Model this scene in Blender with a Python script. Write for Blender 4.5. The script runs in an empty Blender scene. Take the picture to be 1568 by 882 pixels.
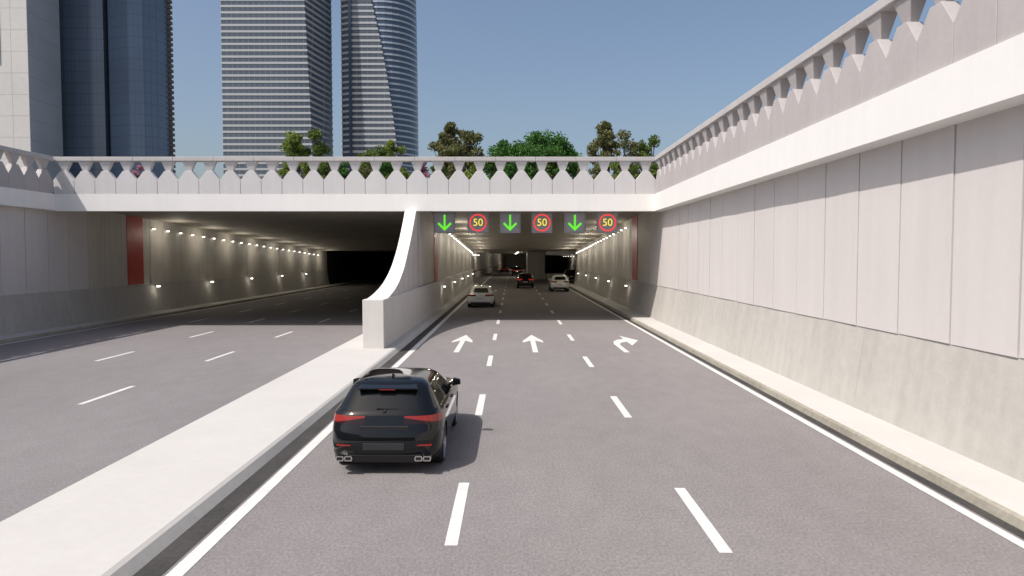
import bpy, math, random
from mathutils import Vector, Matrix
random.seed(7)
S=bpy.context.scene
col=S.collection

# ---------------------------------------------------------------- materials
def newmat(name):
    m=bpy.data.materials.new(name); m.use_nodes=True
    nt=m.node_tree; b=nt.nodes['Principled BSDF']
    return m,nt,b
def N(nt,t,**k):
    n=nt.nodes.new(t)
    for a,v in k.items(): setattr(n,a,v)
    return n
def simple(name,c,rough=.6,metal=0,spec=.5,emit=None,es=1,coat=0):
    m,nt,b=newmat(name)
    b.inputs['Base Color'].default_value=(*c,1); b.inputs['Roughness'].default_value=rough
    b.inputs['Metallic'].default_value=metal; b.inputs['Specular IOR Level'].default_value=spec
    b.inputs['Coat Weight'].default_value=coat
    if emit:
        b.inputs['Emission Color'].default_value=(*emit,1); b.inputs['Emission Strength'].default_value=es
    return m
def noisy(name,c1,c2,scales=((1,.5),(12,.3)),rough=.8,bump=.1,bscale=40,stretch=(1,1,1),streak=0,spec=.3):
    """mix of c1..c2 by several noises in object space"""
    m,nt,b=newmat(name); L=nt.links
    tc=N(nt,'ShaderNodeTexCoord')
    mp=N(nt,'ShaderNodeMapping'); mp.inputs['Scale'].default_value=stretch
    L.new(tc.outputs['Object'],mp.inputs['Vector'])
    acc=None; tot=sum(s[1] for s in scales)
    for sc,w in scales:
        n=N(nt,'ShaderNodeTexNoise'); n.inputs['Scale'].default_value=sc; n.inputs['Detail'].default_value=5
        L.new(mp.outputs[0],n.inputs['Vector'])
        mu=N(nt,'ShaderNodeMath',operation='MULTIPLY'); mu.inputs[1].default_value=w/tot
        L.new(n.outputs['Fac'],mu.inputs[0])
        if acc is None: acc=mu
        else:
            a=N(nt,'ShaderNodeMath',operation='ADD'); L.new(acc.outputs[0],a.inputs[0]); L.new(mu.outputs[0],a.inputs[1]); acc=a
    if streak:
        mp2=N(nt,'ShaderNodeMapping'); mp2.inputs['Scale'].default_value=(2.2,2.2,.18)
        L.new(tc.outputs['Object'],mp2.inputs['Vector'])
        n=N(nt,'ShaderNodeTexNoise'); n.inputs['Scale'].default_value=1.3; n.inputs['Detail'].default_value=6
        L.new(mp2.outputs[0],n.inputs['Vector'])
        mx=N(nt,'ShaderNodeMix'); mx.inputs[0].default_value=streak
        L.new(acc.outputs[0],mx.inputs[2]); L.new(n.outputs['Fac'],mx.inputs[3]); out=mx.outputs[0]
    else: out=acc.outputs[0]
    mr=N(nt,'ShaderNodeMapRange'); mr.inputs[1].default_value=.32; mr.inputs[2].default_value=.68
    L.new(out,mr.inputs[0])
    mix=N(nt,'ShaderNodeMix',data_type='RGBA')
    mix.inputs[6].default_value=(*c1,1); mix.inputs[7].default_value=(*c2,1)
    L.new(mr.outputs[0],mix.inputs[0]); L.new(mix.outputs[2],b.inputs['Base Color'])
    b.inputs['Roughness'].default_value=rough; b.inputs['Specular IOR Level'].default_value=spec
    if bump:
        n=N(nt,'ShaderNodeTexNoise'); n.inputs['Scale'].default_value=bscale; n.inputs['Detail'].default_value=3
        L.new(tc.outputs['Object'],n.inputs['Vector'])
        bp=N(nt,'ShaderNodeBump'); bp.inputs['Strength'].default_value=bump; bp.inputs['Distance'].default_value=.02
        L.new(n.outputs['Fac'],bp.inputs['Height']); L.new(bp.outputs[0],b.inputs['Normal'])
    return m
def glassfac(name,c,zp,xp,line=(.02,.025,.03),rough=.25,spec=.6,zt=.12,xt=.08,metal=0.):
    m,nt,b=newmat(name); L=nt.links
    tc=N(nt,'ShaderNodeTexCoord'); sp=N(nt,'ShaderNodeSeparateXYZ'); L.new(tc.outputs['Object'],sp.inputs[0])
    def grid(sock,p,t):
        d=N(nt,'ShaderNodeMath',operation='DIVIDE'); d.inputs[1].default_value=p; L.new(sock,d.inputs[0])
        f=N(nt,'ShaderNodeMath',operation='FRACT'); L.new(d.outputs[0],f.inputs[0])
        l=N(nt,'ShaderNodeMath',operation='LESS_THAN'); l.inputs[1].default_value=t; L.new(f.outputs[0],l.inputs[0]); return l
    a=grid(sp.outputs['Z'],zp,zt); c2=grid(sp.outputs['X'],xp,xt)
    mx=N(nt,'ShaderNodeMath',operation='MAXIMUM'); L.new(a.outputs[0],mx.inputs[0]); L.new(c2.outputs[0],mx.inputs[1])
    n=N(nt,'ShaderNodeTexNoise'); n.inputs['Scale'].default_value=.06; n.inputs['Detail'].default_value=4; L.new(tc.outputs['Object'],n.inputs['Vector'])
    v=N(nt,'ShaderNodeMix',data_type='RGBA'); v.inputs[6].default_value=(*[x*.75 for x in c],1); v.inputs[7].default_value=(*[min(1,x*1.25) for x in c],1)
    L.new(n.outputs['Fac'],v.inputs[0])
    mix=N(nt,'ShaderNodeMix',data_type='RGBA'); mix.inputs[7].default_value=(*line,1)
    L.new(mx.outputs[0],mix.inputs[0]); L.new(v.outputs[2],mix.inputs[6]); L.new(mix.outputs[2],b.inputs['Base Color'])
    b.inputs['Roughness'].default_value=rough; b.inputs['Specular IOR Level'].default_value=spec; b.inputs['Metallic'].default_value=metal
    return m
def leafmat(name,c1,c2,c3):
    m,nt,b=newmat(name); L=nt.links
    g=N(nt,'ShaderNodeNewGeometry'); r=N(nt,'ShaderNodeValToRGB')
    r.color_ramp.elements[0].color=(*c1,1); r.color_ramp.elements[1].color=(*c3,1)
    e=r.color_ramp.elements.new(.5); e.color=(*c2,1)
    L.new(g.outputs['Random Per Island'],r.inputs[0]); L.new(r.outputs[0],b.inputs['Base Color'])
    b.inputs['Roughness'].default_value=.6; b.inputs['Specular IOR Level'].default_value=.25
    tr=N(nt,'ShaderNodeBsdfTranslucent'); L.new(r.outputs[0],tr.inputs['Color'])
    ms=N(nt,'ShaderNodeMixShader'); ms.inputs[0].default_value=.4
    L.new(b.outputs[0],ms.inputs[1]); L.new(tr.outputs[0],ms.inputs[2])
    L.new(ms.outputs[0],nt.nodes['Material Output'].inputs['Surface'])
    return m

ASPH=noisy('asphalt',(.15,.138,.138),(.275,.257,.256),((.25,.35),(2.5,.25),(30,1.1)),rough=.85,bump=.3,bscale=80,stretch=(1,.55,1))
ASPH2=noisy('asphalt_left',(.15,.138,.141),(.262,.246,.248),((.25,.4),(2.5,.25),(30,1.0)),rough=.85,bump=.3,bscale=80,stretch=(1,.5,1))
PAINT=noisy('road_paint',(.50,.50,.48),(.74,.73,.71),((3,.5),(30,.7)),rough=.6,bump=.05)
PAVE=noisy('pavement_concrete',(.47,.455,.435),(.54,.525,.503),((.5,.5),(6,.3),(50,.2)),rough=.85,bump=.05)
KERB=noisy('kerb_concrete',(.22,.20,.165),(.37,.345,.29),((.6,.5),(9,.4)),rough=.9,bump=.15)
KERBL=noisy('kerb_concrete_light',(.44,.425,.40),(.54,.525,.5),((.6,.5),(9,.4)),rough=.9,bump=.08)
GUTTER=noisy('gutter',(.03,.029,.03),(.07,.066,.062),((1,.5),(15,.4)),rough=.9,bump=.2)
PLINTH=noisy('rough_concrete',(.37,.35,.32),(.52,.50,.465),((.35,.5),(4,.5),(25,.35)),rough=.85,bump=.12,streak=.3)
PLINTHL=noisy('light_concrete',(.55,.53,.5),(.65,.63,.6),((.35,.5),(4,.4),(25,.3)),rough=.85,bump=.08,streak=.3)
PANEL=noisy('precast_panel',(.56,.525,.51),(.625,.59,.572),((.25,.6),(5,.3)),rough=.7,bump=.02,streak=.35)
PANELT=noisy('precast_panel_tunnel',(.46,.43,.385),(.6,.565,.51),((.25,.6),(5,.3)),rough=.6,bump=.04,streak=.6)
JOINT=simple('joint_dark',(.012,.012,.012),.9)
BEAM=noisy('white_beam_paint',(.75,.737,.715),(.82,.803,.78),((.3,.6),(5,.2)),rough=.65,bump=.02,streak=.3)
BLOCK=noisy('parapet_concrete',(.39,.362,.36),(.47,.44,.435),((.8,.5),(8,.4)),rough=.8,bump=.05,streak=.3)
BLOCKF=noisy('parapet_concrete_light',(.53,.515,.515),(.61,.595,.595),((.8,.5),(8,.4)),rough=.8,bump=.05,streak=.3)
RAIL=noisy('rail_concrete',(.43,.41,.405),(.51,.49,.48),((.8,.5),(8,.4)),rough=.8,bump=.06)
RED=noisy('red_panel',(.42,.05,.04),(.5,.07,.055),((.5,.5),(6,.4)),rough=.5,bump=0)
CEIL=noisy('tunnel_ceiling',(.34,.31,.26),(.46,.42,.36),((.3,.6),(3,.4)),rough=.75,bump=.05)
TDARK=simple('tunnel_unlit_black',(.03,.03,.03),.95)  # black put in the colour for the unlit part of the tube
EARTH=noisy('paved_ground',(.18,.17,.15),(.28,.26,.23),((.02,.5),(.5,.4)),rough=.95,bump=0)
LAMPE=simple('lamp_lens',(.9,.9,.9),.3,emit=(1,.95,.84),es=4.5)
LAMPH=simple('lamp_housing',(.25,.25,.25),.4,metal=.6)

# ---------------------------------------------------------------- mesh helper
class MB:
    def __init__(s): s.v=[];s.f=[];s.m=[]
    def poly(s,pts,mi=0):
        b=len(s.v); s.v+= [tuple(p) for p in pts]; s.f.append(tuple(range(b,b+len(pts)))); s.m.append(mi)
    def hull8(s,p,mi=0):
        b=len(s.v); s.v+=[tuple(q) for q in p]
        for q in ((0,3,2,1),(4,5,6,7),(0,1,5,4),(1,2,6,5),(2,3,7,6),(3,0,4,7)):
            s.f.append(tuple(b+i for i in q)); s.m.append(mi)
    def box(s,x0,x1,y0,y1,z0,z1,mi=0):
        s.hull8([(x0,y0,z0),(x1,y0,z0),(x1,y1,z0),(x0,y1,z0),(x0,y0,z1),(x1,y0,z1),(x1,y1,z1),(x0,y1,z1)],mi)
    def prism(s,a,bb,mi=0,cap=None):
        n=len(a); b=len(s.v); s.v+=[tuple(q) for q in a]+[tuple(q) for q in bb]
        for i in range(n):
            j=(i+1)%n; s.f.append((b+i,b+j,b+n+j,b+n+i)); s.m.append(mi)
        c=mi if cap is None else cap
        s.f.append(tuple(b+i for i in reversed(range(n)))); s.m.append(c)
        s.f.append(tuple(b+n+i for i in range(n))); s.m.append(c)
    def cyl(s,p0,p1,r0,r1,n=12,mi=0):
        p0=Vector(p0);p1=Vector(p1);d=(p1-p0).normalized()
        u=d.orthogonal().normalized();w=d.cross(u)
        A=[p0+(u*math.cos(2*math.pi*i/n)+w*math.sin(2*math.pi*i/n))*r0 for i in range(n)]
        B=[p1+(u*math.cos(2*math.pi*i/n)+w*math.sin(2*math.pi*i/n))*r1 for i in range(n)]
        s.prism(A,B,mi)
    def obj(s,name,mats,parent=None,smooth=False,bevel=0,fixn=False,loc=None):
        me=bpy.data.meshes.new(name); me.from_pydata(s.v,[],s.f)
        for m in mats: me.materials.append(m)
        me.polygons.foreach_set('material_index',s.m)
        if smooth: me.polygons.foreach_set('use_smooth',[True]*len(s.f))
        me.update()
        if fixn:
            import bmesh
            bm=bmesh.new(); bm.from_mesh(me); bmesh.ops.recalc_face_normals(bm,faces=bm.faces); bm.to_mesh(me); bm.free()
        o=bpy.data.objects.new(name,me); col.objects.link(o)
        if parent: o.parent=parent
        if loc: o.location=loc
        if bevel:
            b=o.modifiers.new('b','BEVEL'); b.width=bevel; b.segments=2; b.limit_method='ANGLE'
        return o
def empty(name,loc=(0,0,0)):
    e=bpy.data.objects.new(name,None); e.location=loc; col.objects.link(e); return e

# ---------------------------------------------------------------- roads
Y0=-60; YF=36.6; LR=-.30
m=MB(); m.poly([(-4.4,Y0,0),(6.9,Y0,0),(6.9,88,0),(-4.4,88,0)]); m.poly([(-14,88,0),(16,88,0),(16,230,0),(-14,230,0)]); m.obj('road',[ASPH])
m=MB(); m.poly([(-23.7,Y0,LR),(-5.3,Y0,LR),(-5.3,160,LR),(-23.7,160,LR)]); m.obj('road',[ASPH2])
# markings right
m=MB()
def dash(xc,y0,y1,z,w=.16): m.poly([(xc-w/2,y0,z),(xc+w/2,y0,z),(xc+w/2,y1,z),(xc-w/2,y1,z)])
for k in range(-5,18):
    dash(-.74,8.46+7.05*k,10.85+7.05*k,.004); dash(2.53,8.25+7.05*k,10.6+7.05*k,.004)
dash(-3.70,Y0,230,.006,.19); dash(6.2,Y0,88,.006,.15)
def arrow(xc,y):
    m.poly([(xc-.1,y,.004),(xc+.1,y,.004),(xc+.1,y+3.6,.004),(xc-.1,y+3.6,.004)])
    m.poly([(xc-.1,y+3.6,.004),(xc+.1,y+3.6,.004),(xc+.42,y+2.95,.004),(xc+.42,y+3.5,.004),(xc,y+5.8,.004),(xc-.42,y+3.5,.004),(xc-.42,y+2.95,.004)])
arrow(-2.04,25.8); arrow(.86,25.8)
z=.004
m.poly([(4.10,25.8,z),(4.30,25.8,z),(4.27,27.9,z),(4.07,28.3,z)])
m.poly([(4.07,28.3,z),(4.27,27.9,z),(4.32,28.35,z),(4.45,28.75,z),(4.72,29.05,z),(4.72,29.95,z),(4.40,29.7,z),(4.17,29.1,z)])
m.poly([(4.72,27.8,z),(5.25,29.5,z),(4.72,31.2,z)])
m.obj('road_marking',[PAINT])
m=MB()
for k in range(-8,18):
    for xc in (-11.1,-15.1,-18.6):
        dash(xc,18.1+7.55*k,20.7+7.55*k,LR+.004,.15)
dash(-22.0,Y0,150,LR+.004,.16); dash(-7.0,Y0,150,LR+.004,.16)
m.obj('road_marking',[PAINT])
# gutters
m=MB(); 
m.poly([(6.33,Y0,.003),(6.52,Y0,.003),(6.52,88,.003),(6.33,88,.003)]); m.poly([(-4.16,Y0,.003),(-3.84,Y0,.003),(-3.84,88,.003),(-4.16,88,.003)])
m.obj('gutter',[GUTTER])
# median and pavements with kerb
def strip(name,prof,y0,y1,mats,mids):
    mm=MB()
    for i in range(len(prof)-1):
        (a,b),(c,d)=prof[i],prof[i+1]
        mm.poly([(a,y0,b),(c,y0,d),(c,y1,d),(a,y1,b)],mids[i])
    return mm.obj(name,mats)
strip('pavement',[(-6.52,LR-.05),(-6.50,.10),(-6.46,.15),(-4.32,.15),(-4.26,.12),(-4.13,-.03)],Y0,88,[PAVE,KERBL],[1,0,0,0,1])
strip('pavement',[(6.50,-.03),(6.54,.12),(6.60,.15),(7.75,.15)],Y0,88,[PAVE,KERB],[1,1,0])
strip('pavement',[(-23.9,LR+.15),(-22.4,LR+.15),(-22.34,LR+.12),(-22.3,LR-.03)],Y0,110,[PAVE,KERB],[0,1,1])
# ---------------------------------------------------------------- retaining walls
def sidewall(name,sx,zb,zt,y1,xb,xt):
    """sx=+1 right wall, -1 left"""
    e=empty(name)
    mm=MB()
    y=Y0; P=6.88
    while y<y1:
        ya=y+.004; yb=min(y+P,y1)-.004
        pts=lambda yy:[(sx*xb,yy,zb),(sx*xt,yy,zt),(sx*(xt+.4),yy,zt),(sx*(xt+.4),yy,zb)]
        a=pts(ya); b=pts(yb)
        mm.hull8([a[0],b[0],b[3],a[3],a[1],b[1],b[2],a[2]]); y+=P
    mm.obj('plinth',[PLINTH],e,fixn=True)
    mm=MB(); k0=int((Y0-10.9)/1.72); xf=xt-.03
    y=10.9+1.72*k0
    while y<y1:
        a=y+.016; b=min(y+1.704,y1)
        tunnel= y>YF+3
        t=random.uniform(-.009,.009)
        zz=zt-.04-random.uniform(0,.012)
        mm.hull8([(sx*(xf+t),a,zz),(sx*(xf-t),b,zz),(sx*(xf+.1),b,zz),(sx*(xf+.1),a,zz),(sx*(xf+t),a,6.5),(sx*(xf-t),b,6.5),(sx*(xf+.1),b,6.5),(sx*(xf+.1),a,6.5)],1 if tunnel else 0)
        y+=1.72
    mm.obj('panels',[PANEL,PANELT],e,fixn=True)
    mm=MB(); xs=sorted((sx*(xf+.12),sx*(xf+.3))); mm.box(xs[0],xs[1],Y0,y1,zt+.01,6.6); mm.obj('backing',[JOINT],e)
    mm=MB(); xs=sorted((sx*(xf-.03),sx*(xf+.02))); mm.box(xs[0],xs[1],44.2,46.1,zt+.01,6.4); mm.obj('red_band',[RED],e)
    return e
sidewall('retaining_wall',1,-.05,1.985,87,7.56,7.83)
sidewall('retaining_wall',-1,LR-.05,1.70,92,23.62,23.93)
# ---------------------------------------------------------------- beams
m=MB()
m.box(7.3,8.35,Y0,YF-.002,5.82,6.69)
m.obj('edge_beam',[BEAM])
m=MB(); m.box(-24.45,-23.4,Y0,YF-.002,5.86,6.69); m.obj('edge_beam',[BEAM])
m=MB(); m.box(-24.45,8.35,YF,37.05,5.82,6.69); m.obj('bridge_beam',[BEAM])
# ---------------------------------------------------------------- balustrades
def balustrade(name,org,du,dv,n,mats,railext=(0,0)):
    """org = start, du = along, dv = depth (away from the road)"""
    e=empty(name); du=Vector(du);dv=Vector(dv);org=Vector(org);P=1.065
    def T(u,v,z): return org+du*u+dv*v+Vector((0,0,z))
    mm=MB()
    for i in range(n):
        c=(i+.5)*P; h=P/2-.008
        out=[(-h,6.692),(h,6.692),(h,7.40),(.17,7.86),(-.17,7.86),(-h,7.40)]
        mm.prism([T(c+u,0,z) for u,z in out],[T(c+u,.30,z) for u,z in out],0)
        a,b=.12,.31
        mm.hull8([T(c-a,.10,7.84),T(c+a,.10,7.84),T(c+a,.24,7.84),T(c-a,.24,7.84),
                  T(c-b,-.02,8.365),T(c+b,-.02,8.365),T(c+b,.34,8.365),T(c-b,.34,8.365)],0)
    mm.obj('balusters',[mats[0]],e,bevel=.012,fixn=True)
    mm=MB(); L=n*P
    seg=int(L//2.13)+1; l=L/seg
    for i in range(seg):
        a=i*l-(railext[0] if i==0 else -.004); b=(i+1)*l-(.004 if i<seg-1 else -railext[1])
        mm.hull8([T(a,-.07,8.362),T(b,-.07,8.362),T(b,.41,8.362),T(a,.41,8.362),T(a,-.07,8.58),T(b,-.07,8.58),T(b,.41,8.58),T(a,.41,8.58)])
    mm.obj('rail',[mats[1]],e,bevel=.02,fixn=True)
n=29; off=(7.32+23.42-n*1.065)/2
balustrade('balustrade',(-23.42+off,YF+.02,0),(1,0,0),(0,1,0),n,[BLOCKF,RAIL],(off,off))
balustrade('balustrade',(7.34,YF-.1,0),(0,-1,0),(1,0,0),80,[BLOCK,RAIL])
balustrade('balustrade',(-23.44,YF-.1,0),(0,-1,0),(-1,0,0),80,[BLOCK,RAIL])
# ---------------------------------------------------------------- ground above
m=MB(); G=6.86; B=4000
m.poly([(-B,37.06,G),(B,37.06,G),(B,B,G),(-B,B,G)])
m.poly([(8.36,-B,G),(B,-B,G),(B,37.06,G),(8.36,37.06,G)])
m.poly([(-B,-B,G),(-24.46,-B,G),(-24.46,37.06,G),(-B,37.06,G)])
m.poly([(-24.46,-B,G),(8.36,-B,G),(8.36,Y0-.1,G),(-24.46,Y0-.1,G)])
m.box(-24.46,8.36,Y0-.5,Y0-.1,-.4,6.8)
m.obj('ground',[EARTH])
m=MB(); m.poly([(-60,Y0,-.6),(60,Y0,-.6),(60,260,-.6),(-60,260,-.6)]); m.obj('subsoil_ground',[EARTH])
# ---------------------------------------------------------------- tunnel
tun=empty('tunnel')
def cz(y): return 6.35-(y-37)*.0415 if y<88 else 4.23
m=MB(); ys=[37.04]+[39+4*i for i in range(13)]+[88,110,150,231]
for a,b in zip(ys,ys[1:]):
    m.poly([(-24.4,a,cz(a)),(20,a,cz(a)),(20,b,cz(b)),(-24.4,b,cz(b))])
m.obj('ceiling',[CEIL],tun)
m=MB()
m.box(-25,-5.5,150,151,-.5,6)     # near-black colour stands in for the unlit depth of the left tube
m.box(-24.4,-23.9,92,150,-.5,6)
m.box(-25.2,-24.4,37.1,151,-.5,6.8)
m.obj('unlit_black_walls',[TDARK],tun)
# divider wall, plinth + curved upper wall
dv=empty('divider_wall')
m=MB(); m.box(-5.42,-4.65,25.7,27.6,.10,1.93)
y=27.61
while y<86:
    m.box(-5.42,-4.65,y,min(y+6.86,86),.10,1.93); y+=6.88
m.obj('plinth',[PLINTHL],dv,bevel=.02)
m=MB()
cur=[(26.3,1.9),(27.2,1.97),(28.0,2.06),(28.9,2.19),(29.9,2.38),(30.6,2.57),(31.3,2.79),(32.0,3.05),(32.6,3.33),(33.2,3.65),(33.8,4.01),(34.3,4.35),(34.8,4.72),(35.25,5.06),(35.7,5.42),(36.15,5.816),(36.59,5.817)]
def wx(y): return -4.67-.20*min(1,(y-26.3)/7)
xa,xb=-5.42,-4.88
for (a,b),(c,d) in zip(cur,cur[1:]):
    m.poly([(xa,a,b),(wx(a),a,b),(wx(c),c,d),(xa,c,d)],0)
    m.poly([(wx(a),a,1.9),(wx(c),c,1.9),(wx(c),c,d),(wx(a),a,b)],1)
    m.poly([(xa,a,1.9),(xa,c,1.9),(xa,c,d),(xa,a,b)],1)
m.obj('curved_wing',[BEAM,PANEL],dv)
m=MB()
m.box(xa+.01,xb-.01,36.6,37.06,1.9,5.818,0)
m.box(xa+.01,xb-.01,37.07,86,1.9,6.45,1)
m.obj('upper_wall_core',[PANEL,JOINT],dv)
m=MB()
y=37.08
while y<86: 
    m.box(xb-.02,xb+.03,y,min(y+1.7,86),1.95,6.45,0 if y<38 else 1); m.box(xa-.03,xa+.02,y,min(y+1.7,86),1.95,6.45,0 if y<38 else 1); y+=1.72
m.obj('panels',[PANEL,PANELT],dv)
m=MB()
for y in (28.2,29.92,31.64,33.36,35.08):
    zt=[d for (c,d) in cur if c<=y][-1]
    m.box(wx(y)-.01,wx(y)+.003,y,y+.02,1.94,zt)
m.obj('joints',[JOINT],dv)
m=MB(); m.box(xb,xb+.06,44.2,46.1,1.94,6.4); m.obj('red_band',[RED],dv)
# beyond 86: widening and curve
def wallpoly(mm,pts,z0,z1,mi=0):
    for (a,b),(c,d) in zip(pts,pts[1:]): mm.poly([(a,b,z0),(c,d,z0),(c,d,z1),(a,b,z1)],mi)
m=MB()
lw=[(-5.4,86),(-5.9,90),(-6.05,112),(-5.9,125),(-5.3,145),(-4.4,165),(-3.2,185),(-1.9,210)]
wallpoly(m,[(a,b) for a,b in lw],1.1,4.3,1); wallpoly(m,[(a+.25,b) for a,b in lw],-.1,1.1,0)
rw=[(7.8,87),(9.6,92),(11,115),(12,150),(12,212)]
wallpoly(m,rw,1.9,4.3,1); wallpoly(m,[(a-.1,b) for a,b in rw],-.1,1.9,0)
m.box(2.35,5.0,108,109,0,4.3,1); wallpoly(m,[(2.35,109),(3.2,150),(4.2,212)],0,4.3,1); wallpoly(m,[(5.0,109),(5.6,150),(6.4,212)],0,4.3,1)
m.box(-6,20,212,213,-.2,4.5,1)
m.obj('far_walls',[PLINTH,PANELT],tun)
m=MB()
for k in range(14):
    y=96+k*4.2; m.box(4.9+(y-96)*.012,11.5,y,y+1.3,3.75,4.3)
m.obj('exit_light_stripe_beams',[BEAM],tun,bevel=.02)  # pale beams added to make the stripes of light over the exit

# ---------------------------------------------------------------- lamps
def plight(name,loc,p,r=.07,c=(1,.92,.78),par=None):
    l=bpy.data.lights.new(name,'POINT'); l.energy=p; l.shadow_soft_size=r; l.color=c
    o=bpy.data.objects.new(name,l); o.location=loc; col.objects.link(o)
    if par: o.parent=par
def lamprow(name,x,sx,zf,ys,p,size=.068,every=1,off=.45,down=.12):
    e=empty(name); mm=MB(); ml=MB()
    for i,y in enumerate(ys):
        z=zf(y)
        mm.box(min(x,x+sx*.2),max(x,x+sx*.2),y-.03,y+.03,z+.02,z+.08)
        mm.box(min(x+sx*.08,x+sx*.26),max(x+sx*.08,x+sx*.26),y-size*1.3,y+size*1.3,z+.05,z+.10)
        ml.box(min(x+sx*.10,x+sx*.22),max(x+sx*.10,x+sx*.22),y-size,y+size,z-.035,z+.045)
        if i%every==0: plight('lamp_light',(x+sx*off,y+(.9 if every>1 else 0),z-down),p,.06,par=e)
    mm.obj('housing',[LAMPH],e); ml.obj('lens',[LAMPE],e)
lamprow('tunnel_lamp_row',-23.9,1,lambda y:cz(y)-.62,[47.3+1.9*i for i in range(22)],42,every=3,off=1.3,down=.3)
lamprow('tunnel_lamp_row',-23.7,1,lambda y:1.5,[47.3+8.5*i for i in range(5)],6,.14)
lamprow('tunnel_lamp_row',-4.85,1,lambda y:cz(y)-.5,[48+1.9*i for i in range(20)],52,every=3,off=1.3,down=.3)
lamprow('tunnel_lamp_row',7.8,-1,lambda y:cz(y)-.5,[48+1.9*i for i in range(20)],52,every=3,off=1.3,down=.3)
lamprow('tunnel_lamp_row',-4.62,1,lambda y:1.5,[47+8.5*i for i in range(5)],4,.12)
lamprow('tunnel_lamp_row',7.7,-1,lambda y:1.55,[47+8.5*i for i in range(5)],4,.12)
lamprow('tunnel_lamp_row',-5.85,1,lambda y:3.7,[92+4*i for i in range(9)],70,every=3,off=.9)
lamprow('tunnel_lamp_row',10.9,-1,lambda y:3.5,[118+6*i for i in range(6)],90,every=3,off=.9)
e=empty('tunnel_lamp_row')  # unseen ceiling lamps, added to light the distant interior
mm=MB()
for k in range(6):
    y=120+k*16; mm.box(.8,1.2,y-.15,y+.15,4.14,4.2)
    if k%2==0: plight('lamp_light',(1,y,3.9),180,.1,par=e)
mm.obj('lens',[LAMPE],e)

# ---------------------------------------------------------------- signs
SG=simple('sign_frame',(.24,.24,.25),.5,metal=.2)
def dotpanel():
    m,nt,b=newmat('sign_led_panel'); L=nt.links
    tc=N(nt,'ShaderNodeTexCoord'); v=N(nt,'ShaderNodeTexVoronoi'); v.inputs['Scale'].default_value=18; v.inputs['Randomness'].default_value=0
    L.new(tc.outputs['Object'],v.inputs['Vector']); r=N(nt,'ShaderNodeValToRGB')
    r.color_ramp.elements[0].color=(.10,.10,.105,1); r.color_ramp.elements[1].color=(.34,.34,.36,1)
    r.color_ramp.elements[1].position=.6
    L.new(v.outputs['Distance'],r.inputs[0]); L.new(r.outputs[0],b.inputs['Base Color']); b.inputs['Roughness'].default_value=.5
    return m
SP=dotpanel()
EG=simple('led_green',(.05,.4,.02),.5,emit=(.14,.85,.02),es=.9)
ER=simple('led_red',(.4,.02,.02),.5,emit=(.9,.06,.05),es=.9)
EY=simple('led_yellow',(.5,.4,.02),.5,emit=(.95,.75,.08),es=.95)
def sign(x,kind):
    e=empty('lane_signal_sign',(x,37.35,5.26)); h=.54
    mm=MB(); mm.box(-h,h,0,.22,-h,h); 
    t=.06
    for a in (-1,1):
        mm.box(min(a*h,a*(h-t)),max(a*h,a*(h-t)),-.04,-.001,-h,h); 
    mm.box(-h+t,h-t,-.04,-.001,h-t,h); mm.box(-h+t,h-t,-.04,-.001,-h,-h+t)
    mm.box(-.3,-.24,.05,.12,h,1.1); mm.box(.24,.3,.05,.12,h,1.1)
    mm.obj('housing',[SG],e)
    mm=MB(); mm.box(-h+t,h-t,-.012,-.003,-h+t,h-t); mm.obj('panel',[SP],e)
    if kind=='a':
        mm=MB(); q=-.02
        mm.box(-.05,.05,q,q+.006,-.3,.41)
        for s in (-1,1):
            mm.poly([(0,q-.001,-.43),(s*.37,q-.001,-.06),(s*.30,q-.001,.02),(0,q-.001,-.28)])
        mm.obj('green_arrow',[EG],e)
    else:
        mm=MB(); k=40
        for i in range(k):
            a=2*math.pi*i/k;b=2*math.pi*(i+1)/k
            mm.poly([(.46*math.cos(a),-.02,.46*math.sin(a)),(.46*math.cos(b),-.02,.46*math.sin(b)),(.38*math.cos(b),-.02,.38*math.sin(b)),(.38*math.cos(a),-.02,.38*math.sin(a))])
        mm.obj('red_ring',[ER],e)
        c=bpy.data.curves.new('digits','FONT'); c.body='50'; c.size=.54; c.align_x='CENTER'; c.align_y='CENTER'; c.extrude=.003
        c.materials.append(EY); o=bpy.data.objects.new('digits',c); o.rotation_euler=(math.pi/2,0,0); o.location=(0,-.024,0); col.objects.link(o); o.parent=e
for x,k in ((-3.53,'a'),(-1.78,'s'),(-.1,'a'),(1.57,'s'),(3.29,'a'),(5.0,'s')): sign(x,k)

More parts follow.
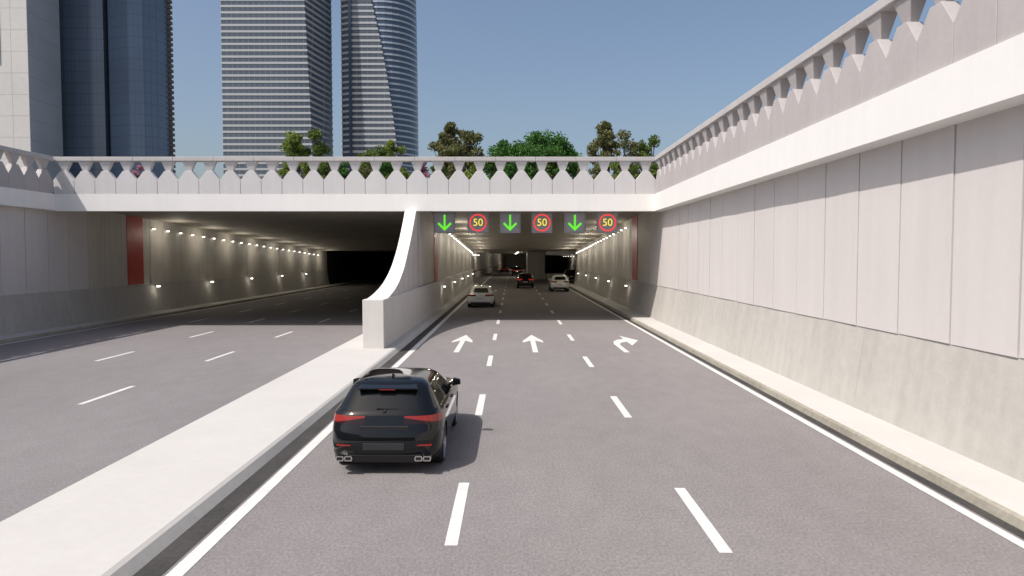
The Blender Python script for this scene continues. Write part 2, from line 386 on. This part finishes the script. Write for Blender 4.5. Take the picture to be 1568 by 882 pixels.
# ---------------------------------------------------------------- cars
GLS=simple('car_glass',(.006,.007,.008),.03,spec=.5)
BLK=simple('car_black_plastic',(.010,.010,.011),.5)
TYRE=simple('tyre_rubber',(.015,.015,.015),.85)
RIM=simple('alloy_rim',(.35,.35,.36),.3,metal=.9)
CHR=simple('chrome',(.75,.75,.75),.15,metal=1)
TAILON=simple('tail_light_lit',(.3,.012,.01),.2,emit=(1,.05,.03),es=.2)
PLATE=simple('plate_blank',(.02,.022,.027),.2,coat=.4)
def tailmat():
    m,nt,b=newmat('tail_light'); L=nt.links
    tc=N(nt,'ShaderNodeTexCoord'); sp=N(nt,'ShaderNodeSeparateXYZ'); L.new(tc.outputs['Object'],sp.inputs[0])
    ab=N(nt,'ShaderNodeMath',operation='ABSOLUTE'); L.new(sp.outputs['X'],ab.inputs[0])
    mu=N(nt,'ShaderNodeMath',operation='MULTIPLY_ADD'); mu.inputs[1].default_value=.17; L.new(ab.outputs[0],mu.inputs[0]); L.new(sp.outputs['Z'],mu.inputs[2])
    mr=N(nt,'ShaderNodeMapRange'); mr.inputs[1].default_value=.955; mr.inputs[2].default_value=.97; L.new(mu.outputs[0],mr.inputs[0])
    mix=N(nt,'ShaderNodeMix',data_type='RGBA'); mix.inputs[6].default_value=(.02,.006,.006,1); mix.inputs[7].default_value=(.26,.025,.02,1)
    L.new(mr.outputs[0],mix.inputs[0]); L.new(mix.outputs[2],b.inputs['Base Color']); b.inputs['Roughness'].default_value=.1
    return m
TAIL=tailmat(); REFL=simple('reflector_red',(.25,.02,.015),.2)
HATCH=[(.19,.80,.20,4.08),(.225,.885,.08,4.2),(.34,.91,.02,4.28),(.50,.918,.0,4.29),(.68,.92,.035,4.28),(.805,.915,.085,4.22),(.935,.895,.12,3.95),
 (.98,.865,.15,3.35),(1.01,.835,.18,3.15),(1.31,.67,.50,2.45),(1.38,.60,.58,2.25),(1.425,.50,.74,2.05),(1.44,.25,1.05,1.75)]
SEDAN=[(.19,.74,.28,4.5),(.24,.83,.12,4.62),(.36,.90,.03,4.7),(.50,.92,.0,4.72),(.66,.925,.02,4.7),(.78,.92,.06,4.6),(.90,.90,.04,4.3),
 (.95,.86,.35,3.75),(.98,.83,.60,3.5),(1.30,.66,1.35,2.75),(1.39,.58,1.55,2.55),(1.43,.48,1.75,2.4),(1.445,.25,2.0,2.25)]
SUV=[(.24,.76,.22,4.38),(.30,.85,.10,4.5),(.42,.92,.02,4.58),(.58,.93,.0,4.6),(.78,.935,.03,4.58),(.92,.93,.06,4.5),(1.06,.915,.09,4.2),
 (1.12,.88,.12,3.6),(1.16,.855,.15,3.4),(1.5,.71,.36,2.75),(1.58,.63,.42,2.55),(1.635,.52,.6,2.35),(1.65,.25,1.0,2.1)]
def car(name,loc,paint,lv,hero=False,wr=.335,rot=0,taillit=False,wb=None):
    e=empty(name,loc); e.rotation_euler=(0,0,rot)
    verts=[];faces=[];mi=[]
    ts=[0,.13,.43,.465,.75,1.0]
    def half(w,yr,yf):
        L=yf-yr; k=min(1,L/3)
        p=[(0,yr),(.36*w,yr+.006),(.68*w,yr+.035*k),(.88*w,yr+.12*k),(.975*w,yr+.28*k)]
        a=yr+.52*k; b=yf-.62*k
        for t in ts: p.append((w,a+(b-a)*t))
        p+=[(.965*w,yf-.32*k),(.86*w,yf-.14*k),(.62*w,yf-.04*k),(.3*w,yf),(0,yf)]
        return p
    H=len(half(1,0,4)); M=2*H-2
    for z,w,yr,yf in lv:
        p=half(w,yr,yf)
        for x,y in p: verts.append((x,y,z))
        for x,y in reversed(p[1:-1]): verts.append((-x,y,z))
    nl=len(lv)
    for i in range(nl-1):
        for j in range(M):
            j2=(j+1)%M
            faces.append((i*M+j,i*M+j2,(i+1)*M+j2,(i+1)*M+j))
            c=j if j<H-1 else M-1-j
            g=0
            if i==8:
                if c in (0,1): g=1
                elif c in (5,6,8,9): g=1
                elif c==7: g=2
                elif c>=11: g=1
            if i==0: g=2
            if i==5 and 1<=c<=4: g=3
            if i==5 and c>=12: g=1
            mi.append(g)
    faces.append(tuple(reversed(range(M)))); mi.append(2)
    faces.append(tuple((nl-1)*M+j for j in range(M))); mi.append(1 if hero else 0)
    me=bpy.data.meshes.new('body'); me.from_pydata(verts,[],faces)
    tl=TAIL if hero else (TAILON if taillit else REFL)
    for q in (paint,GLS,BLK,tl): me.materials.append(q)
    me.polygons.foreach_set('material_index',mi); me.polygons.foreach_set('use_smooth',[True]*len(faces)); me.update()
    body=bpy.data.objects.new('body',me); col.objects.link(body)
    cr=me.attributes.new('crease_edge','FLOAT','EDGE')
    for ed in me.edges:
        a,b=ed.vertices; ia,ib=a//M,b//M
        v=0
        if ia==ib and ia in (8,9): v=.45
        if ia==ib and ia in (6,5,4): v=.5
        if ia==ib and ia==1: v=.8
        cr.data[ed.index].value=v
    ss=body.modifiers.new('s','SUBSURF'); ss.levels=3 if hero else 2; ss.render_levels=3
    L=lv[3][3]; rw=.80 if hero else .17*L+.06; fw=L-.86
    cm=MB()
    for y in (rw,fw):
        for s in (-1,1): cm.cyl((s*.58,y,wr),(s*1.1,y,wr),wr+.045,wr+.045,32,2)
    cut=cm.obj('cut',[paint,GLS,BLK,tl],fixn=True)
    bo=body.modifiers.new('bo','BOOLEAN'); bo.object=cut; bo.operation='DIFFERENCE'; bo.solver='EXACT'
    dg=bpy.context.evaluated_depsgraph_get(); dg.update()
    nm=bpy.data.meshes.new_from_object(body.evaluated_get(dg))
    body.modifiers.clear(); body.data=nm; bpy.data.objects.remove(cut)
    body.parent=e
    for p in nm.polygons: p.use_smooth=True
    nm.set_sharp_from_angle(angle=math.radians(35))
    W=lv[4][1]
    mm=MB()
    for y in (rw,fw):
        for s in (-1,1):
            xi=s*(W-.26); xo=s*(W-.018)
            n=36
            def ringp(x,r): return [(x,y+r*math.cos(2*math.pi*i/n),wr+r*math.sin(2*math.pi*i/n)) for i in range(n)]
            rs=[(xi,wr-.05),(xi,wr-.02),(xi+s*.03,wr),(xo-s*.035,wr),(xo,wr-.025),(xo,wr-.085),(xo-s*.03,wr-.095)]
            base=len(mm.v)
            for x,r in rs: mm.v+=ringp(x,r)
            for k in range(len(rs)-1):
                for i in range(n):
                    j=(i+1)%n; mm.f.append((base+k*n+i,base+k*n+j,base+(k+1)*n+j,base+(k+1)*n+i)); mm.m.append(0 if k<5 else 1)
            mm.cyl((xi,y,wr),(xo-s*.09,y,wr),wr-.06,wr-.09,24,2)
            mm.cyl((xo-s*.1,y,wr),(xo-s*.015,y,wr),.06,.05,12,1)
            for q in range(10):
                a=2*math.pi*q/10; d=.018
                ca,sa=math.cos(a),math.sin(a); r0,r1=.045,wr-.09
                A=[(xo-s*.05,y+ca*r0-sa*d,wr+sa*r0+ca*d),(xo-s*.05,y+ca*r0+sa*d,wr+sa*r0-ca*d),(xo-s*.05,y+ca*r1+sa*d,wr+sa*r1-ca*d),(xo-s*.05,y+ca*r1-sa*d,wr+sa*r1+ca*d)]
                Bq=[(xo-s*.02,p[1],p[2]) for p in A]
                mm.prism(A,Bq,1)
    mm.obj('wheels',[TYRE,RIM,BLK],e,fixn=True)
    zb=lv[8][0]; yfm=lv[8][3]-.55
    mm=MB()
    for s in (-1,1):
        xs=s*(lv[8][1]-.01)
        mm.hull8([(xs,yfm,zb-.02),(xs+s*.09,yfm-.02,zb-.01),(xs+s*.09,yfm+.06,zb-.01),(xs,yfm+.08,zb-.02),(xs,yfm,zb+.03),(xs+s*.09,yfm-.02,zb+.03),(xs+s*.09,yfm+.06,zb+.03),(xs,yfm+.08,zb+.03)],0)
        mm.hull8([(xs+s*.07,yfm-.03,zb-.03),(xs+s*.23,yfm-.05,zb+.0),(xs+s*.21,yfm+.08,zb),(xs+s*.07,yfm+.12,zb-.03),(xs+s*.07,yfm-.03,zb+.12),(xs+s*.22,yfm-.05,zb+.11),(xs+s*.19,yfm+.06,zb+.10),(xs+s*.07,yfm+.1,zb+.12)],0)
    mm.obj('mirrors',[paint],e,bevel=.02,fixn=True)
    yr=lv[4][2]
    if hero:
        mm=MB()
        mm.hull8([(-.49,.41,1.30),(.49,.41,1.30),(.51,.75,1.33),(-.51,.75,1.33),(-.48,.395,1.33),(.48,.395,1.33),(.45,.90,1.415),(-.45,.90,1.415)])
        mm.obj('spoiler',[paint],e,bevel=.018,fixn=True)
        mm=MB(); mm.box(-.13,.13,.385,.41,1.305,1.317); mm.obj('brake_light',[REFL],e)
        mm=MB()
        mm.box(-.40,.40,.062,.15,.71,.785,0); mm.box(-.33,.33,-.002,.05,.41,.525,1)
        mm.hull8([(-.55,.055,.20),(.55,.055,.20),(.55,.15,.20),(-.55,.15,.20),(-.60,.012,.33),(.60,.012,.33),(.60,.15,.33),(-.60,.15,.33)],0)
        mm.obj('rear_trim',[BLK,PLATE],e,bevel=.01,fixn=True)
        mm=MB()
        for s in (-1,1):
            x0,x1=sorted((s*.53,s*.76)); mm.hull8([(x0,.028 if s>0 else .05,.47),(x1,.05 if s>0 else .028,.47),(x1,.15,.47),(x0,.15,.47),(x0,.028 if s>0 else .05,.49),(x1,.05 if s>0 else .028,.49),(x1,.15,.49),(x0,.15,.49)])
        mm.obj('reflectors',[REFL],e,bevel=.004)
        mm=MB(); ma=MB()
        for s in (-1,1):
            for q in (0,1):
                cx=s*(.56+.135*q)
                o=[(cx-.055,.24),(cx+.055,.24),(cx+.066,.285),(cx+.05,.32),(cx-.05,.32),(cx-.066,.285)]
                i_=[(cx+(a-cx)*.74,.28+(b-.28)*.64) for a,b in o]
                n6=len(o)
                for k in range(n6):
                    k2=(k+1)%n6
                    mm.poly([(o[k][0],-.012,o[k][1]),(o[k2][0],-.012,o[k2][1]),(i_[k2][0],-.012,i_[k2][1]),(i_[k][0],-.012,i_[k][1])])
                    mm.poly([(o[k][0],-.012,o[k][1]),(o[k2][0],-.012,o[k2][1]),(o[k2][0],.12,o[k2][1]),(o[k][0],.12,o[k][1])])
                    mm.poly([(i_[k][0],-.012,i_[k][1]),(i_[k2][0],-.012,i_[k2][1]),(i_[k2][0],.03,i_[k2][1]),(i_[k][0],.03,i_[k][1])])
                ma.poly([(a,-.004,b) for a,b in i_])
        mm.obj('exhaust_tips',[CHR],e); ma.obj('exhaust_inner',[BLK],e)
        mm=MB(); mm.cyl((-.14,.20,1.045),(.2,.21,1.04),.012,.008,8); mm.cyl((0,.15,.98),(0,.23,1.02),.028,.028,10)
        mm.obj('rear_wiper',[BLK],e)
        mm=MB(); mm.hull8([(-.02,.95,1.40),(.02,.95,1.40),(.03,1.15,1.41),(-.03,1.15,1.41),(-.008,.93,1.49),(.008,.93,1.49),(.01,1.0,1.48),(-.01,1.0,1.48)]); mm.obj('antenna_fin',[BLK],e,bevel=.004,fixn=True)
        mm=MB()
        for s in (-1,1):
            for y in (1.15,2.1): mm.box(min(s*.9,s*.93),max(s*.9,s*.93),y,y+.2,.85,.875)
        mm.obj('door_handles',[BLK],e)
    else:
        zz=lv[4][0]; mm=MB(); mm.box(-.26,.26,yr-.03,yr+.08,zz-.10,zz+.01); mm.obj('number_plate',[simple('plate_white',(.6,.6,.58),.4)],e)
        mm=MB(); mm.box(-.7,.7,-.012,.1,lv[1][0],lv[1][0]+.14); mm.obj('rear_trim',[BLK],e,bevel=.02)
    return e
BP=simple('paint_black',(.004,.0045,.0055),.06,spec=.5)
WP=simple('paint_white',(.82,.82,.8),.25,coat=1)
car('black_hatchback_car',(-2.05,11.2,0),BP,HATCH,True)
car('white_sedan_car',(-2.15,48.3,0),WP,SEDAN)
car('dark_suv_car',(1.45,77,0),BP,SUV,wr=.36,taillit=True)
car('white_suv_car',(4.75,70,0),WP,SUV,wr=.36)
car('dark_suv_car',(8.2,98,0),BP,SUV,wr=.36)
car('dark_suv_car',(.9,128,0),BP,SUV,wr=.36,taillit=True)
car('dark_sedan_car',(-1.6,150,0),BP,SEDAN,taillit=True)

# ---------------------------------------------------------------- towers
def lerp(a,b,t): return (a[0]+(b[0]-a[0])*t,a[1]+(b[1]-a[1])*t)
def tower(name,pb,pt,z0,z1,pitch,th,glass,slab,out=.35,mull=0,pw=1,e=None,sub=''):
    e=e or empty(name); n=len(pb); mm=MB()
    def poly(t,o):
        ps=[lerp(a,b,t**pw) for a,b in zip(pb,pt)]
        cx=sum(p[0] for p in ps)/n; cy=sum(p[1] for p in ps)/n; r=[]
        for x,y in ps:
            d=math.hypot(x-cx,y-cy); r.append((cx+(x-cx)*(1+o/d),cy+(y-cy)*(1+o/d)))
        return r
    steps=40
    for i in range(steps):
        a=poly(i/steps,0);b=poly((i+1)/steps,0); za=z0+(z1-z0)*i/steps; zb=z0+(z1-z0)*(i+1)/steps
        for k in range(n):
            j=(k+1)%n; mm.poly([(*a[k],za),(*a[j],za),(*b[j],zb),(*b[k],zb)])
    mm.poly([(*p,z1) for p in poly(1,0)])
    mm.obj(sub+'glazing',[glass],e)
    mm=MB(); k=int((z1-z0)/pitch)
    for i in range(k+1):
        t=i/k; z=z0+(z1-z0)*t; ps=poly(t,out)
        mm.prism([(*p,z) for p in ps],[(*p,z+th) for p in ps])
    mm.obj(sub+'floor_bands',[slab],e)
    return e
SLAB=simple('tower_band',(.40,.42,.44),.5)
SLAB2=simple('tower_band_light',(.42,.44,.46),.5)
SLAB3=simple('tower_band_blue',(.36,.42,.50),.4)
TG=glassfac('tower_glass',(.08,.10,.13),3.6,3.2,line=(.16,.18,.2),rough=.2,zt=.05,xt=.1)
TG2=glassfac('tower_glass_grey',(.08,.095,.12),3.6,3.4,line=(.15,.16,.18),rough=.2,zt=.05,xt=.1)
TG3=glassfac('tower_glass_blue',(.06,.09,.14),3.6,3.4,line=(.04,.06,.09),rough=.15,zt=.05,xt=.1)
pb=[(-169.4,420),(-114.6,420),(-113.0,452),(-168,470)]
t=(235-6.9)/(155-6.9)
pt=[(-169.0,420),(-114.6-6.2*t,420),(-113.2,452),(-168,470)]
tower('faceted_skyscraper',pb,pt,6.9,235,3.6,1.25,TG,SLAB,.3)
ct=empty('curved_skyscraper')
t2=(230-6.9)/(155-6.9)
pb=[(-105,452),(-104.8,443),(-99,440),(-67.9,440),(-69,446),(-80,452)]
pt=[(-105,452),(-104.8,443),(-99,440),(-67.9-17*t2*t2,440),(-69-17*t2*t2,446),(-95,452)]
tower('',pb,pt,6.9,230,3.5,1.3,TG2,SLAB2,.3,pw=2,e=ct,sub='slab_')
arc=[(-101,447)]+[(-82+21.6*math.sin(a),462-21*math.cos(a)) for a in [-.5,-.25,0,.2,.4,.6,.8,.95,1.1,1.25,1.4,1.57]]+[(-62,474),(-98,474)]
arct=[(x+(.0 if x<-70 else -3.0*(x+70)/10),y) for x,y in arc]
tower('',arc,arct,6.9,236,3.5,1.1,TG3,SLAB3,.3,pw=2.5,e=ct,sub='round_')
m=MB(); m.box(-99.6,-97.8,438.9,439.4,6.9,230)
m.obj('service_shaft',[TG3],ct)
# left tower group
st=empty('stone_and_glass_skyscraper')
STONE=noisy('stone_cladding',(.50,.49,.475),(.57,.56,.545),((.05,.5),(.6,.4)),rough=.7,bump=0)
m=MB(); pa=[(-185,220),(-147.6,220),(-148.2,236.5),(-185,240)]
m.prism([(*p,6.9) for p in pa],[(*p,190) for p in pa]); m.obj('core',[glassfac('stone_side_shade',(.36,.39,.43),6.5,400,line=(.27,.29,.32),zt=.03,rough=.6)],st,fixn=True)  # bluish grey puts the shade of the side face into the stone colour
m=MB()
x=-147.7; i=0
while x>-184:
    z=7.5
    while z<188:
        if not (x<-156 and z>62): m.box(x-5.03,x,219.86,219.98,z,z+6.44)
        z+=6.5
    x-=5.1
m.obj('stone_panels',[STONE],st)
m=MB(); m.box(-185,-156.0,219.7,219.95,62,189); m.obj('facade_reflection',[glassfac('painted_reflection',(.26,.29,.34),6.5,5.1,line=(.18,.2,.24),zt=.03,xt=.03,rough=.3)],st)  # bluish panel, its colour stands in for a reflection on the facade
GA=glassfac('curtain_glass',(.085,.115,.165),3.6,1.4,line=(.065,.09,.135),rough=.12,spec=.6,zt=.1,xt=.12)
GB=glassfac('curtain_glass_b',(.09,.13,.20),3.6,1.4,line=(.07,.105,.165),rough=.12,spec=.6,zt=.1,xt=.12)
bl=empty('blue_glass_skyscraper')
m=MB(); pa=[(-156,241),(-149,240.2),(-143,240),(-136.3,240.6),(-136.3,262),(-156,262)]
m.prism([(*p,6.9) for p in pa],[(*p,200) for p in pa]); m.obj('west_volume',[GA],bl,fixn=True)
m=MB(); m.box(-136.3,-134.6,243,260,6.9,200); m.obj('recess',[JOINT],bl)
m=MB(); pa=[(-134.6,240.5),(-126.2,237),(-122,238.2),(-119,241),(-117.6,246),(-123.5,260),(-134.6,260)]
m.prism([(*p,6.9) for p in pa],[(*p,200) for p in pa]); m.obj('east_volume',[GB],bl,fixn=True)
m=MB(); z=7
while z<200: m.box(-117.9,-116.3,246,247.5,z,z+1.0); z+=1.8
m.box(-117.9,-116.9,246.3,247.3,6.9,200); m.obj('balcony_edge',[simple('balcony_dark',(.1,.09,.085),.7)],bl)

# ---------------------------------------------------------------- vegetation
BARK=noisy('bark',(.05,.035,.025),(.1,.075,.055),((3,.5),(20,.5)),rough=.9)
G1=leafmat('leaf_green',(.05,.09,.018),(.11,.17,.035),(.2,.25,.06))
G2=leafmat('leaf_deep_green',(.03,.09,.018),(.06,.17,.03),(.11,.24,.05))
G3=leafmat('leaf_yellow_green',(.09,.14,.025),(.18,.25,.045),(.27,.32,.08))
PK=leafmat('blossom_pink',(.3,.10,.18),(.45,.2,.28),(.55,.32,.38))
G4=leafmat('leaf_olive',(.07,.085,.03),(.15,.165,.06),(.24,.23,.11))
def leaves(mm,c,r,n,size,mi=0,squash=.8):
    for _ in range(n):
        d=Vector((random.gauss(0,1),random.gauss(0,1),random.gauss(0,1))).normalized()*(random.random()**.45)
        p=Vector(c)+Vector((d.x*r,d.y*r,d.z*r*squash))
        a=Vector((random.gauss(0,1),random.gauss(0,1),random.gauss(0,.7))).normalized(); b=a.orthogonal().normalized()
        b=(Matrix.Rotation(random.random()*6.28,3,a)@b); c2=a.cross(b); s=size*random.uniform(.6,1.3)
        mm.poly([p-b*s,p-c2*s*.5,p+b*s,p+c2*s*.5],mi)
def tree(name,x,y,h,r,lm,nclump=26,per=110,size=.12,crown0=.28,dome=False,z0=6.86):
    mm=MB(); th=h*crown0
    mm.cyl((x,y,z0),(x+.08,y,z0+th*1.1),.13,.09,10,1)
    for i in range(nclump):
        a=random.random()*6.283
        if dome:
            rr=r*math.sqrt(random.random())*.92; zz=z0+h*(crown0+.1)+ (h*(1-crown0-.1)-.35)*math.sqrt(max(0,1-(rr/r)**2))*random.uniform(.45,1)
        else:
            tt=random.random(); rr=r*random.uniform(.1,.8)*math.sin(math.pi*(.18+.72*tt))**.7; zz=z0+th+(h-th)*(.04+.88*tt)
        c=(x+math.cos(a)*rr,y+math.sin(a)*rr,zz); cr=r*random.uniform(.2,.36)
        mm.cyl((x+.08,y,z0+th*random.uniform(.7,1.1)),c,.05,.012,6,1)
        leaves(mm,c,cr,per,size,0)
    return mm.obj(name,[lm,BARK])
def X(px,Y): return (px-785)/1089*Y
tree('tree',X(453,48),48,5.0,1.3,G3,32,130,.10)
tree('tree',X(483,49),49,5.5,1.35,G1,34,130,.10)
tree('tree',X(560,54),54,4.6,1.3,G1,26,120,.10)
tree('tree',X(578,52),52,4.8,1.4,G1,28,120,.10)
tree('tree',X(602,51),51,5.1,1.2,G3,26,110,.10)
tree('tree',X(686,48),48,5.75,1.25,G4,42,130,.10)
tree('tree',X(720,50),50,5.6,1.45,G4,42,130,.10)
tree('tree',X(780,53),53,5.4,2.0,G2,58,200,.11,.3,True)
tree('tree',X(830,53),53,6.0,2.5,G2,80,200,.11,.3,True)
tree('tree',X(862,54),54,5.3,1.7,G2,44,180,.11,.3,True)
tree('tree',X(927,48),48,5.8,1.25,G4,40,130,.10)
tree('tree',X(962,50),50,5.5,1.4,G4,38,120,.10)
tree('tree',X(992,50),50,5.2,1.2,G1,30,110,.10)
random.seed(12)
def shrub(name,x,y,h,r,lm):
    mm=MB(); 
    for i in range(5): mm.cyl((x,y,6.86),(x+random.uniform(-r,r)*.5,y+random.uniform(-r,r)*.5,6.86+h*.7),.03,.01,5,1)
    for i in range(14):
        a=random.random()*6.283; rr=r*random.random()*.7
        leaves(mm,(x+math.cos(a)*rr,y+math.sin(a)*rr,6.86+h*random.uniform(.3,.86)),r*.42,85,.085)
    mm.obj(name,[lm,BARK])
px=443
while px<1010:
    if 640<px<668: lm,nm=PK,'flowering_shrub'
    else: lm,nm=random.choice([G1,G2,G2,G3,G4]),'shrub'
    yy=random.uniform(41,43.5); shrub(nm,X(px,yy),yy,random.uniform(2.25,2.6),random.uniform(.52,.66),lm)
    px+=random.uniform(24,32)
shrub('flowering_shrub',X(213,43),43,2.3,.5,PK)

# ---------------------------------------------------------------- world, sun, camera
sd=Vector((.58,.40,-1)).normalized()
el=math.asin(-sd.z); az=math.atan2(-sd.x,-sd.y)
w=bpy.data.worlds.new('World'); S.world=w; w.use_nodes=True; nt=w.node_tree
sky=nt.nodes.new('ShaderNodeTexSky'); sky.sky_type='NISHITA'; sky.sun_disc=False
sky.sun_elevation=el; sky.sun_rotation=az%(2*math.pi); sky.air_density=1.0; sky.dust_density=3.8; sky.ozone_density=.8; sky.altitude=100
bg=nt.nodes['Background']; bg.inputs['Strength'].default_value=.135
nt.links.new(sky.outputs[0],bg.inputs['Color'])
l=bpy.data.lights.new('sun','SUN'); l.energy=4.4; l.angle=math.radians(.5); l.color=(1,.95,.89)
o=bpy.data.objects.new('sun',l); o.rotation_euler=sd.to_track_quat('-Z','Y').to_euler(); col.objects.link(o); o.location=(-20,-20,40)
c=bpy.data.cameras.new('camera'); c.lens=25.0; c.sensor_width=36; c.clip_end=8000; c.clip_start=.1
o=bpy.data.objects.new('camera',c); o.location=(0,0,3.5); o.rotation_euler=(math.radians(90-2.55),0,0); col.objects.link(o); S.camera=o
S.view_settings.view_transform='Standard'; S.view_settings.look='None'; S.view_settings.exposure=0
